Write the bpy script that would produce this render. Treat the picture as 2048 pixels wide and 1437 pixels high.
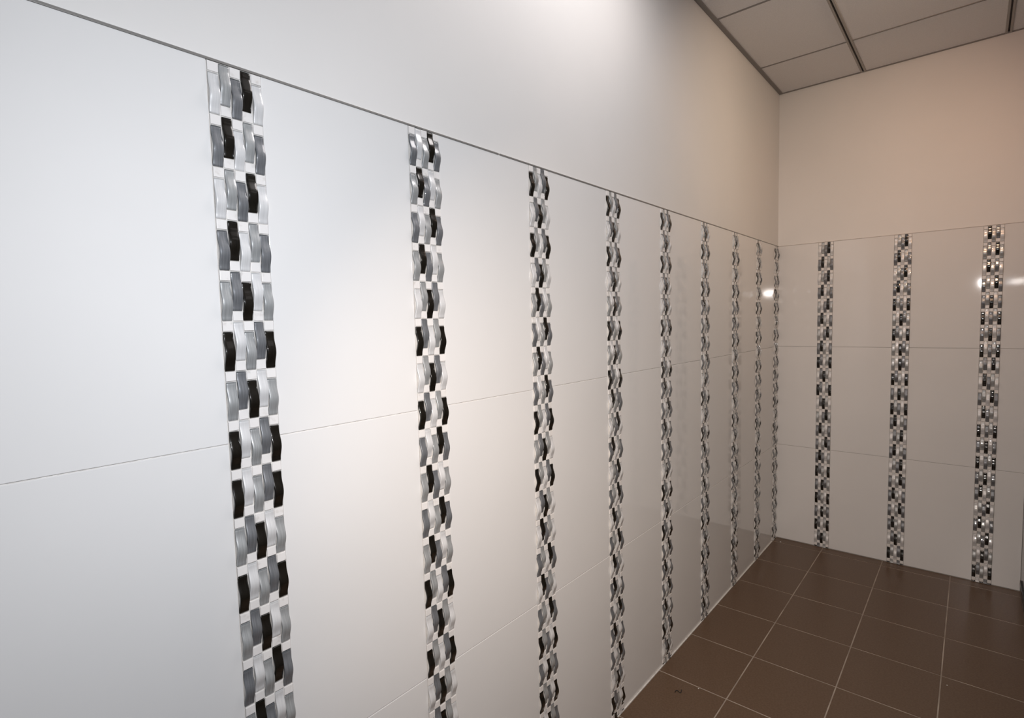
import bpy, bmesh, math, random
from mathutils import Vector, Matrix
random.seed(7)
for o in list(bpy.data.objects): bpy.data.objects.remove(o, do_unlink=True)
scene = bpy.context.scene
col = scene.collection

# ---------------------------------------------------------------- camera
CX, CY, CZ = 0.9098, -3.5596, 1.3843
YAW, PIT, ROL, FPX = 0.7089, -0.0685, -0.0236, 1078.19
f = Vector((-math.sin(YAW)*math.cos(PIT), math.cos(YAW)*math.cos(PIT), math.sin(PIT)))
r = Vector((math.cos(YAW), math.sin(YAW), 0)); u = r.cross(f)
r2 = math.cos(ROL)*r + math.sin(ROL)*u
u2 = -math.sin(ROL)*r + math.cos(ROL)*u
cam = bpy.data.cameras.new('camera'); cam.sensor_width = 36; cam.lens = FPX*36/2048; cam.clip_start = 0.02
co = bpy.data.objects.new('camera', cam); col.objects.link(co)
M = Matrix((r2, u2, -f)).transposed().to_4x4(); M.translation = Vector((CX, CY, CZ)); co.matrix_world = M
scene.camera = co

# ---------------------------------------------------------------- world, exposure, lights
w = bpy.data.worlds.new('world'); scene.world = w; w.use_nodes = True
w.node_tree.nodes['Background'].inputs[0].default_value = (0.9, 0.93, 1, 1)
w.node_tree.nodes['Background'].inputs[1].default_value = 0.0
vs = scene.view_settings
vs.view_transform = 'Standard'; vs.look = 'None'; vs.gamma = 1; vs.exposure = 0.0
try: vs.use_curve_mapping = False
except Exception: pass

def area(name, loc, target, sx, sy, power, color, spread=180, shape='RECTANGLE'):
    l = bpy.data.lights.new(name, 'AREA'); l.shape = shape; l.size = sx; l.size_y = sy
    l.energy = power; l.color = color; l.spread = math.radians(spread)
    o = bpy.data.objects.new(name, l); col.objects.link(o); o.location = loc
    o.rotation_euler = (Vector(target)-Vector(loc)).to_track_quat('-Z', 'Y').to_euler()
    return o
# the photographer's flash, held above and right of the lens: three beams of the same head
area('flash_lamp_wide', (1.0, -3.52, 1.66), (0.0, -2.2, 1.3), 0.11, 0.05, 5.9, (0.86, 0.92, 1.0), 160, 'RECTANGLE')
area('flash_lamp_side', (1.0, -3.52, 1.66), (0.0, -3.0, 1.1), 0.11, 0.05, 3.4, (0.98, 0.97, 1.0), 120, 'RECTANGLE')
area('flash_lamp_forward', (1.0, -3.52, 1.66), (0.0, -1.6, 0.5), 0.11, 0.05, 4.3, (1.0, 0.79, 0.62), 80, 'RECTANGLE')
# unseen fill added under the ceiling for soft ambient light, and a cluster of warm spots in the ceiling
area('added_ceiling_fill', (0.5, -2.2, 2.66), (0.5, -2.2, 0), 0.6, 0.6, 8.4, (1.0, 0.94, 0.93), 180, 'RECTANGLE')
area('warm_spot_lamp_back', (0.95, -1.25, 2.67), (0.95, 0.0, 1.8), 0.14, 0.14, 1.12, (1.0, 0.369, 0.138), 110, 'DISK')
area('warm_spot_lamp_left', (0.95, -1.25, 2.67), (0.0, -1.0, 1.7), 0.2, 0.2, 0.9, (1.0, 0.72, 0.6), 140, 'DISK')
area('warm_spot_lamp_corner', (0.95, -1.25, 2.67), (0.0, -0.3, 1.4), 0.2, 0.2, 4.9, (1.0, 0.735, 0.5), 130, 'DISK')

# ---------------------------------------------------------------- measures
ZT, Z1, Z2, ZC = 1.8, 1.1977, 0.5923, 2.695
XR, YR = 1.118, -5.0
FT, F0 = 0.3166, -0.0714
GX = [0.2626, 0.5551, 0.8503]
SW = 0.083
LEFT = [-3.1645, -2.7735, -2.3715, -1.9755, -1.5775, -1.1755, -0.7755, -0.3930, -0.0440]
BACKS = [(0.215, 0.2901), (0.5742, 0.6499), (0.9343, 1.0106)]

# ---------------------------------------------------------------- materials
def mat(name, base, rough=0.5, metal=0.0, coat=0.0, spec=0.5, coat_rough=0.03):
    m = bpy.data.materials.new(name); m.use_nodes = True
    b = m.node_tree.nodes['Principled BSDF']
    b.inputs['Base Color'].default_value = (*base, 1); b.inputs['Roughness'].default_value = rough
    b.inputs['Metallic'].default_value = metal; b.inputs['Specular IOR Level'].default_value = spec
    b.inputs['Coat Weight'].default_value = coat; b.inputs['Coat Roughness'].default_value = coat_rough
    return m
def nd(m, t): return m.node_tree.nodes.new(t)
def lk(m, a, b): m.node_tree.links.new(a, b)
def bsdf(m): return m.node_tree.nodes['Principled BSDF']
def noise_color(m, c0, c1, scale=(1, 1, 1), nscale=5, detail=4, lo=0.35, hi=0.65, coord='Object', bump=0, rnd=0.0):
    tc = nd(m, 'ShaderNodeTexCoord'); mp = nd(m, 'ShaderNodeMapping'); mp.inputs['Scale'].default_value = scale
    n = nd(m, 'ShaderNodeTexNoise'); n.inputs['Scale'].default_value = nscale; n.inputs['Detail'].default_value = detail
    if rnd:
        oi = nd(m, 'ShaderNodeObjectInfo'); mu = nd(m, 'ShaderNodeVectorMath'); mu.operation = 'ADD'
        sc = nd(m, 'ShaderNodeMath'); sc.operation = 'MULTIPLY'; sc.inputs[1].default_value = rnd
        lk(m, oi.outputs['Random'], sc.inputs[0]); lk(m, tc.outputs[coord], mu.inputs[0]); lk(m, sc.outputs[0], mu.inputs[1])
        lk(m, mu.outputs[0], mp.inputs[0])
    else: lk(m, tc.outputs[coord], mp.inputs[0])
    lk(m, mp.outputs[0], n.inputs['Vector'])
    cr = nd(m, 'ShaderNodeValToRGB'); cr.color_ramp.elements[0].position = lo; cr.color_ramp.elements[1].position = hi
    cr.color_ramp.elements[0].color = (*c0, 1); cr.color_ramp.elements[1].color = (*c1, 1)
    lk(m, n.outputs[0], cr.inputs[0]); lk(m, cr.outputs[0], bsdf(m).inputs['Base Color'])
    if bump:
        b = nd(m, 'ShaderNodeBump'); b.inputs['Strength'].default_value = bump; b.inputs['Distance'].default_value = 0.002
        lk(m, n.outputs[0], b.inputs['Height']); lk(m, b.outputs[0], bsdf(m).inputs['Normal'])
    return m
M_PLASTER = noise_color(mat('painted_plaster', (0.8, 0.79, 0.77), 0.55), (0.78, 0.775, 0.76), (0.81, 0.80, 0.785), nscale=2.2, bump=0.0)
M_TILE = noise_color(mat('glazed_white_tile', (0.8, 0.8, 0.8), 0.045, spec=0.5), (0.79, 0.79, 0.785), (0.81, 0.81, 0.805), nscale=3)
M_GROUT = noise_color(mat('white_grout', (0.72, 0.7, 0.67), 0.9), (0.62, 0.60, 0.57), (0.76, 0.745, 0.72), nscale=60)
M_JOINT = mat('grey_joint', (0.42, 0.41, 0.39), 0.8)
M_FTILE = noise_color(mat('brown_floor_tile', (0.1, 0.075, 0.055), 0.3, spec=0.3), (0.106, 0.066, 0.041), (0.136, 0.087, 0.056), nscale=160, detail=6)
M_FGROUT = noise_color(mat('floor_grout', (0.4, 0.35, 0.3), 0.9), (0.27, 0.225, 0.185), (0.43, 0.37, 0.31), nscale=9)
M_STEEL = mat('brushed_steel_trim', (0.36, 0.35, 0.335), 0.35, metal=0.5)
M_CEIL = noise_color(mat('ceiling_board', (0.66, 0.64, 0.62), 0.9), (0.84, 0.825, 0.82), (0.90, 0.885, 0.88), nscale=220, detail=3, bump=0.25)
M_GRID = mat('ceiling_angle_paint', (0.27, 0.255, 0.245), 0.55)
M_GRIDL = mat('ceiling_bar_paint', (0.40, 0.375, 0.345), 0.5)
M_DARK = mat('dark_groove', (0.03, 0.025, 0.022), 0.6)
M_BLACKTRIM = mat('black_profile', (0.012, 0.012, 0.013), 0.3)
M_RWALL = mat('dark_glazed_panel', (0.07, 0.068, 0.066), 0.12)
M_MARBLE = noise_color(mat('white_marble', (0.82, 0.8, 0.77), 0.32), (0.62, 0.59, 0.56), (0.83, 0.815, 0.80), nscale=70, detail=6, lo=0.22, hi=0.42, rnd=9.0)
def glassmat(name, dark, light, metal, rough):
    m = mat(name, light, rough, metal=metal, coat=0.8, coat_rough=0.02)
    noise_color(m, dark, light, scale=(1, 14, 0.6), nscale=40, detail=2, lo=0.25, hi=0.75, rnd=5.0)
    return m
GL = {
    'B': glassmat('black_glass', (0.005, 0.004, 0.003), (0.012, 0.010, 0.007), 0.0, 0.25),
    'D': glassmat('slate_grey_glass', (0.16, 0.17, 0.185), (0.27, 0.28, 0.295), 0.4, 0.40),
    'G': glassmat('silver_grey_glass', (0.36, 0.375, 0.38), (0.54, 0.555, 0.56), 0.4, 0.40),
    'W': glassmat('pearl_white_glass', (0.68, 0.685, 0.69), (0.80, 0.805, 0.81), 0.15, 0.38)}
GE = {'B': mat('black_glass_edge', (0.004, 0.004, 0.003), 0.15), 'D': mat('slate_glass_edge', (0.09, 0.097, 0.105), 0.15),
      'G': mat('silver_glass_edge', (0.19, 0.20, 0.205), 0.15), 'W': mat('pearl_glass_edge', (0.48, 0.49, 0.495), 0.15)}

# ---------------------------------------------------------------- mesh helpers
def box(bm, x0, x1, y0, y1, z0, z1, mi=0, bev=0.0):
    vs_ = [bm.verts.new((x, y, z)) for x in (x0, x1) for y in (y0, y1) for z in (z0, z1)]
    fs = []
    for a in ((0,1,3,2), (4,6,7,5), (0,4,5,1), (2,3,7,6), (0,2,6,4), (1,5,7,3)):
        fc = bm.faces.new([vs_[i] for i in a]); fc.material_index = mi; fs.append(fc)
    if bev:
        es = list({e for fc in fs for e in fc.edges})
        rb = bmesh.ops.bevel(bm, geom=es, offset=bev, segments=2, affect='EDGES', profile=0.5)
        for fc in rb['faces']: fc.material_index = mi
def obj(name, bm, mats, parent=None, smooth=False):
    bmesh.ops.recalc_face_normals(bm, faces=bm.faces)
    me = bpy.data.meshes.new(name); bm.to_mesh(me); bm.free()
    for m in (mats if isinstance(mats, (list, tuple)) else [mats]): me.materials.append(m)
    if smooth:
        for p in me.polygons: p.use_smooth = True
    o = bpy.data.objects.new(name, me); col.objects.link(o)
    if parent: o.parent = parent
    return o
def struct(o): o['kind'] = 'structure'; return o

# ---------------------------------------------------------------- the tiled left wall and back wall
TG = 0.0009           # half of a joint
rows = [(0.004, Z2-TG), (Z2+TG, Z1-TG), (Z1+TG, ZT)]
bm = bmesh.new()
box(bm, -0.20, -0.004, YR, 0.2, 0.0, ZC+0.3, 0)                # plastered wall
box(bm, -0.0045, -0.0025, YR, 0.0, 0.0, ZT-0.001, 1)             # grout behind the tiles
ed = [YR] + [v for c in LEFT for v in (c-SW/2, c+SW/2)]
ys = [(ed[i]+0.0008, ed[i+1]-0.0008) for i in range(0, len(ed)-1, 2)]
y0, y1 = ys[0]; ys = ys[1:]
k = y1
while k > YR+0.05:
    ys.append((max(k-0.32, YR+0.001), k)); k -= 0.3216
for a, b in ys:
    for z0, z1 in rows: box(bm, -0.0042, 0.0, a, b, z0, z1, 2, 0.0007)
struct(obj('wall_left', bm, [M_PLASTER, M_GROUT, M_TILE]))

bm = bmesh.new()
box(bm, -0.004, XR+0.2, 0.004, 0.2, 0.0, ZC+0.3, 0)
box(bm, 0.0, XR, 0.0025, 0.0045, 0.0, ZT-0.001, 1)
xe = [0.0] + [v for a, b in BACKS for v in (a, b)] + [XR]
for i in range(0, len(xe), 2):
    for z0, z1 in rows: box(bm, xe[i]+0.0008, xe[i+1]-0.0008, 0.0, 0.0042, z0, z1, 2, 0.0007)
struct(obj('wall_back', bm, [M_PLASTER, M_JOINT, M_TILE]))

bm = bmesh.new(); box(bm, XR, XR+0.12, YR, 0.0, 0.0, ZC+0.3, 0)
struct(obj('wall_right', bm, M_RWALL))
bm = bmesh.new(); box(bm, -0.2, XR+0.12, YR-0.15, YR, 0.0, ZC+0.3, 0)
struct(obj('wall_rear', bm, M_PLASTER))
# black profile low on the right wall
bm = bmesh.new(); box(bm, XR-0.006, XR, -2.2, -0.055, 0.060, 0.078, 0, 0.001)
struct(obj('trim_6', bm, M_BLACKTRIM))

# steel edge profile capping the tiles; two lengths with a butt joint
JY = -2.53
for n, (a, b) in enumerate(((YR, JY-0.002), (JY+0.002, -0.001)), 1):
    bm = bmesh.new(); box(bm, -0.004, 0.0012, a, b, ZT+0.0002, ZT+0.0040, 0, 0.0004)
    struct(obj('trim_%d' % n, bm, M_STEEL))
bm = bmesh.new(); box(bm, 0.001, XR, -0.0008, 0.004, ZT+0.0002, ZT+0.0028, 0, 0.0003)
struct(obj('trim_3', bm, mat('pale_edge_profile', (0.5, 0.47, 0.44), 0.4)))

# ---------------------------------------------------------------- floor
bm = bmesh.new()
box(bm, -0.2, XR+0.12, YR-0.15, 0.2, -0.15, -0.0012, 0)
xs = [-0.03] + GX + [XR+0.03]
yl = [0.0] + [F0-FT*i for i in range(0, 17)]
g = 0.0021
for i in range(len(xs)-1):
    for j in range(len(yl)-1):
        box(bm, max(xs[i]+g, 0.003), min(xs[i+1]-g, XR-0.001), max(yl[j+1]+0.0026, YR+0.001), yl[j]-(0.0026 if j else 0.002), -0.006, 0.0, 1, 0.0008)
box(bm, 0.0, 0.0045, YR, 0.0, -0.003, 0.004, 2)                # pale caulk where the wall meets the floor
struct(obj('floor', bm, [M_FGROUT, M_FTILE, M_GROUT]))

# ---------------------------------------------------------------- suspended ceiling
T1, TP = -0.4356, 0.6327
M1, MP = 0.4183, 0.5798
bm = bmesh.new(); box(bm, -0.2, XR+0.12, YR-0.15, 0.2, ZC+0.03, ZC+0.25, 0)
ceil = struct(obj('ceiling', bm, M_DARK))
cx = [0.0, M1, M1+MP, XR]
cy = [0.0] + [T1-TP*i for i in range(0, 8)]
bw = 0.0125
for i in range(3):
    for j in range(len(cy)-1):
        xa = cx[i]+(bw if i else 0.0); xb = cx[i+1]-(bw if i < 2 else 0)
        ya, yb = max(cy[j+1]+0.0042, YR), cy[j]-(0.0042 if j else 0)
        if yb <= ya+0.01: continue
        bm = bmesh.new(); box(bm, xa, xb, ya, yb, ZC+0.001, ZC+0.018, 0, 0.001)
        obj('ceiling_panel', bm, M_CEIL, ceil)
for x in cx[1:3]:                                               # main bars: two flanges with a dark slot between
    bm = bmesh.new()
    box(bm, x-bw, x-0.0035, YR, -0.001, ZC-0.003, ZC+0.008, 0, 0.0008)
    box(bm, x+0.0035, x+bw, YR, -0.001, ZC-0.003, ZC+0.008, 0, 0.0008)
    box(bm, x-0.004, x+0.004, YR, -0.001, ZC+0.006, ZC+0.010, 1)
    obj('main_bar', bm, [M_GRIDL, M_DARK], ceil)
for y in cy[1:-1]:
    for i in range(3):
        xa = cx[i]+(bw if i else 0.012); xb = cx[i+1]-(bw if i < 2 else 0)
        bm = bmesh.new(); box(bm, xa, xb, y-0.0048, y+0.0048, ZC-0.001, ZC+0.008, 0)
        obj('cross_bar', bm, M_GRID, ceil)
bm = bmesh.new(); box(bm, -0.004, 0.016, YR, -0.001, ZC-0.003, ZC+0.002, 0, 0.0006)
struct(obj('trim_4', bm, M_GRID))
bm = bmesh.new(); box(bm, 0.0165, XR, -0.008, 0.004, ZC-0.002, ZC+0.002, 0, 0.0006)
struct(obj('trim_5', bm, M_GRID))

# ---------------------------------------------------------------- mosaic pieces
ROWS, RP = 22, 0.0807
CP, PW = 0.0166, 0.0153       # column pitch, piece width
GLEN, SLEN, GAP = 0.0630, 0.0146, 0.00155
def bump(t):                     # bowed profile of one glass piece along its length
    if t < 0.11 or t > 0.96: s = 0.0
    else: s = (0.5-0.5*math.cos(2*math.pi*((t-0.11)/0.85)**1.04))**0.95
    return 0.0022 + 0.0065*s
def glass_bm(length, bm=None, oy=0.0, oz=0.0, mi=0, cut=None, rot=None):
    """Bowed glass piece, local frame: y across, z down from its top edge at 0, x out of the wall."""
    bm = bm or bmesh.new(); NL = 26
    prof = [(-1, 0.70), (-0.96, 0.92), (-0.88, 0.985), (-0.5, 1.0), (0.0, 1.0), (0.5, 1.0), (0.88, 0.985), (0.96, 0.92), (1, 0.70)]
    ringv = []
    for i in range(NL+1):
        t = i/NL; d = t*GLEN
        if cut and d > cut: break
        h = bump(t); end = min(t, 1-t)*GLEN; th = min(0.0036, h+0.001)     # a bent sheet 3.6 mm thick on a bed of grout
        kx = 1-0.05*max(0, 1-end/0.0015)**2; kh = 1-0.35*max(0, 1-end/0.002)
        pts_ = [(-1, -0.001), (-1, h-th)] + [(p[0], h-th*(1-p[1]*kh)) for p in prof] + [(1, h-th), (1, -0.001)]
        ringv.append([bm.verts.new((q[1], oy+q[0]*PW/2*kx, oz-d)) for q in pts_])
    n = len(ringv[0])
    for a, b in zip(ringv, ringv[1:]):
        for j in range(n-1):
            fc = bm.faces.new((a[j], a[j+1], b[j+1], b[j])); fc.smooth = True
            fc.material_index = mi + (2 if j in (0, n-2) else 1 if (a is ringv[0] or j in (1, n-3)) else 0)
    for rr in (ringv[0], ringv[-1]):
        fc = bm.faces.new(rr); fc.material_index = mi+1
    return bm
def stone_bm(bm=None, oy=0.0, oz=0.0, mi=0, ln=SLEN):
    bm = bm or bmesh.new(); box(bm, -0.001, 0.0021, oy-PW/2, oy+PW/2, oz-ln, oz, mi, 0.0005); return bm
def mesh_of(name, bm, m):
    bmesh.ops.recalc_face_normals(bm, faces=bm.faces)
    me = bpy.data.meshes.new(name); bm.to_mesh(me); bm.free()
    for q in (m if isinstance(m, list) else [m]): me.materials.append(q)
    return me
GM = {c: mesh_of('glass_piece_'+c, glass_bm(GLEN), [GL[c], GE[c], M_GROUT]) for c in GL}
SM = mesh_of('marble_piece', stone_bm(), M_MARBLE)
PIECE = {'B': 'black glass piece', 'D': 'slate grey glass piece', 'G': 'silver grey glass piece', 'W': 'pearl white glass piece'}

def strip(name_label, loc, rz, width_scale, pattern, partial):
    root = bpy.data.objects.new('mosaic_strip', None); col.objects.link(root); root.empty_display_size = 0.05
    root.location = loc; root.rotation_euler = (0, 0, rz); root.scale = (1, width_scale, 1)
    root['label'] = name_label; root['category'] = 'mosaic strip'; root['group'] = 'glass and marble mosaic strips set between the white wall tiles'
    bm = bmesh.new(); box(bm, -0.0035, -0.0002, -SW/2+0.0006, SW/2-0.0006, 0.0, ZT-0.0005, 0)
    obj('grout_bed', bm, M_GROUT, root)
    rest = bmesh.new(); rest_s = bmesh.new(); order = ['B', 'D', 'G', 'W']; rng = random.Random(name_label)
    for i in range(ROWS+1):
        row = pattern[i] if i < ROWS else partial
        top = ZT-0.0015-i*RP
        for c in range(5):
            y = (c-2)*CP
            raised = c % 2 == 1
            gz = top-(0 if raised else SLEN+GAP)
            sz = top-(GLEN+GAP if raised else 0)
            if i < 20:
                o = bpy.data.objects.new('glass_piece', GM[row[c]]); col.objects.link(o); o.parent = root
                o.location = (0, y, gz); o.rotation_euler = (rng.uniform(-.012, .012), rng.uniform(-.012, .012), rng.uniform(-.02, .02))
                o['label'] = PIECE[row[c]]
                o = bpy.data.objects.new('marble_piece', SM); col.objects.link(o); o.parent = root
                o.location = (0, y, sz); o.rotation_euler = (rng.uniform(-.012, .012), rng.uniform(-.03, .03), rng.uniform(-.03, .03))
            else:
                if gz > 0.004: glass_bm(GLEN, rest, y, gz, 3*order.index(row[c]), cut=min(GLEN, gz-0.001) if gz < GLEN else None)
                if sz > 0.004: stone_bm(rest_s, y, sz, 0, ln=min(SLEN, sz-0.001))
    o = obj('glass_piece', rest, [m for q in order for m in (GL[q], GE[q], M_GROUT)], root); o['kind'] = 'stuff'
    o = obj('marble_piece', rest_s, M_MARBLE, root); o['kind'] = 'stuff'
    return root

def P(s): return s.split()
A1, A2 = 'GDBWG', 'BWGDB'
PL = [
 P('WGDBW DBWGD WGDBW DBWGD GDBWG BWGDB GDBWG BWGDB BWGDB GDBWG BWGDB GDBWG DWGBD GBDWG DWGBD GBDWG BGWDB WDBGW BGWDB WDBGW GBDWG DWGBD'),
 P('DWGBD GBDWG DWGBD GBDWG WGBDW BDWGB WGBDW BDWGB DWGBD GBDWG DWGBD GBDWG BGWDB WDBGW BGWDB WDBGW WDBGW BGWDB WDBGW BGWDB DBWGD WGDBW'),
 P('BGWDB WDBGW BGWDB WDBGW GBDWG DWGBD GBDWG DWGBD BGWDB GDBGW BGWDB WDBGW WBDGW DGWBD WBDGW DGWBD BGDWB DWBGD BGDWB DWBGD WBDGW DGWBD'),
 P('BGWDB WDBGW BGWDB WDBGW GWBDG BDGWB GWBDG BDGWB WBGDD WGDBW DBWGD WGDBW DGWBD WBDGW DGWBD WBDGW DBGWD DWGBD DBGWD DWGBD WGBDW BDGWB'),
 P('BGWDB WDBGW BGWDB WDBGW WDBGW BGWDB WDBGW BDGWB DBGWD DWGBD DBGWD DWGBD WGBDW BDGWB WDBGW BDGWB DWGBD DBGWD DWGBD DBGWD BGWDB WDBGW'),
 P('WDBGW BGWDB WDBGW BGWDB DBGWD DWGBD DBGWD DWGBD WGBDW BDGWB WGBDW BDGWB GBDWG DWGBD GBDWG DWGBD BGWDB WDBGW BGWDB WDBGW DWGBD DBGWD'),
 P('WDBGW BGWDB WDBGW BGWDB DWGBD DBGWD BGWDB WDBGW BGWDB DGWBD WBDGW BGWDB WDBGW DBGWD DWGBD DBGWD WGBDW BDGWB WGBDW BDGWB GBDWG DWGBD'),
 P('GBDWG WDBGW BGWDB WDBGW BGWDB WDBGW BGWDB WDBGW BGWDB DWGBD DBGWD DWGBD BDGWB WGBDW BDGWB DBGWD DWGBD DBGWD WDBGW BGWDB WDBGW BGWDB'),
 P('BGWDB WDBGW DWGBD DBGWD BGWDB WDBGW BGWDB WDBGW DWGBD DBGWD DWGBD BDGWB WGBDW BDGWB GBDWG DWGBD BGWDB WDBGW BGWDB DWGBD WDBGW BGWDB')]
PB = [
 P('WGDBW DBWGD WGDBW DBWGD GWDBG DBGWD GWDBG DBGWD BDWGB WDBGW BDWGB WDBGW GWDBG DBGWD DWGBD DBDWG BDGWB DWBDG BDGWB DWBGD BDWGB WDBGW'),
 P('WGDBW DBWGD WGDBW DBWGD BGDWB GWBDG BDGWB GWBDG GWBDG BDGWB DWBGD BGDWB DBWGD WDGBW DBWGD WGDBW DWGBD DBGWD DWGBD DBGWD WDBGW BGWDB'),
 P('WBGDW GDWBG WBGDW DGWBD DGBWD BWDGB DGBWD BWDGB GDWBG WBDGW DGWBD WBDGW BWDGB DGBWD BWDGB DGBWD DBWGD WGDBW DBGWD WGDBW GWBDG BDGWB')]
PARTL = ['WDBGW', 'BGWDB', 'WGBDW', 'DBGWD', 'BGWDB', 'BGWDB', 'WDBGW', 'WGBDW', 'DWGBD']
PARTB = ['BDWGB', 'BGWDB', 'BWBDB']
LL = ['largest black, grey and white glass mosaic strip, at far left of the long wall',
      'second mosaic strip from the left on the long left wall, beside the largest one',
      'third mosaic strip from the left, just right of the joint in the steel trim',
      'fourth mosaic strip from the left, reaching the floor in the bottom left floor corner',
      'fifth mosaic strip from the left on the long wall, beside the fourth',
      'sixth mosaic strip from the left, fourth one out from the room corner on left wall',
      'seventh mosaic strip from the left, third one out from the room corner on left wall',
      'eighth mosaic strip on the left wall, next to the one set in the room corner',
      'thin-looking mosaic strip set right in the corner where both walls meet']
for i, y in enumerate(LEFT):
    strip(LL[i], (0, y, 0), 0, 1.0, PL[i], PARTL[i])
LB = ['back wall mosaic strip nearest the room corner, leftmost of its three',
      'middle one of the three mosaic strips on the back wall',
      'back wall mosaic strip at the right edge with bright flash glints']
for i, (a, b) in enumerate(BACKS):
    strip(LB[i], ((a+b)/2, 0, 0), -math.pi/2, (b-a)/SW, PB[i], PARTB[i])

# ---------------------------------------------------------------- small debris on the floor
pts = [(0.1044, -1.7378), (0.1028, -1.7253), (0.1096, -1.7232), (0.1184, -1.7301), (0.1227, -1.7267), (0.1175, -1.71)]
bm = bmesh.new(); NS = 6; prev = None; path = []
for i in range(len(pts)-1):
    for k in range(4):
        t = k/4; path.append((pts[i][0]*(1-t)+pts[i+1][0]*t, pts[i][1]*(1-t)+pts[i+1][1]*t))
path.append(pts[-1])
for _ in range(3):
    path = [path[0]] + [((path[i-1][0]+2*path[i][0]+path[i+1][0])/4, (path[i-1][1]+2*path[i][1]+path[i+1][1])/4) for i in range(1, len(path)-1)] + [path[-1]]
for i, (x, y) in enumerate(path):
    q = path[min(i+1, len(path)-1)]; p = path[max(i-1, 0)]
    tx, ty = q[0]-p[0], q[1]-p[1]; ln = math.hypot(tx, ty); nx, ny = -ty/ln, tx/ln; rad = 0.0015
    ring = [bm.verts.new((x+nx*rad*math.cos(a), y+ny*rad*math.cos(a), rad+rad*math.sin(a))) for a in [2*math.pi*j/NS for j in range(NS)]]
    if prev:
        for j in range(NS): bm.faces.new((prev[j], prev[(j+1)%NS], ring[(j+1)%NS], ring[j]))
    else: bm.faces.new(ring)
    prev = ring
bm.faces.new(prev)
o = obj('thread', bm, M_BLACKTRIM)
o['label'] = 'tiny curled black thread lying on a brown floor tile'; o['category'] = 'thread'
for (x, y), s, lb in (((0.1638, -1.6642), 0.0028, 'tiny white crumb on the floor beside a grout line near the black thread'),
                      ((0.8695, -1.0776), 0.0026, 'tiny pale crumb on the dark floor beside the rightmost long grout line'),
                      ((0.0448, -0.066), 0.0045, 'pale plaster speck on the floor in the room corner')):
    bm = bmesh.new(); bmesh.ops.create_icosphere(bm, subdivisions=1, radius=s)
    for v in bm.verts: v.co = Vector((v.co.x*random.uniform(.7, 1.2), v.co.y*random.uniform(.7, 1.2), v.co.z*.45))
    zmin = min(v.co.z for v in bm.verts)
    o = obj('crumb', bm, M_GROUT); o.location = (x, y, -zmin); o['label'] = lb; o['category'] = 'crumb'
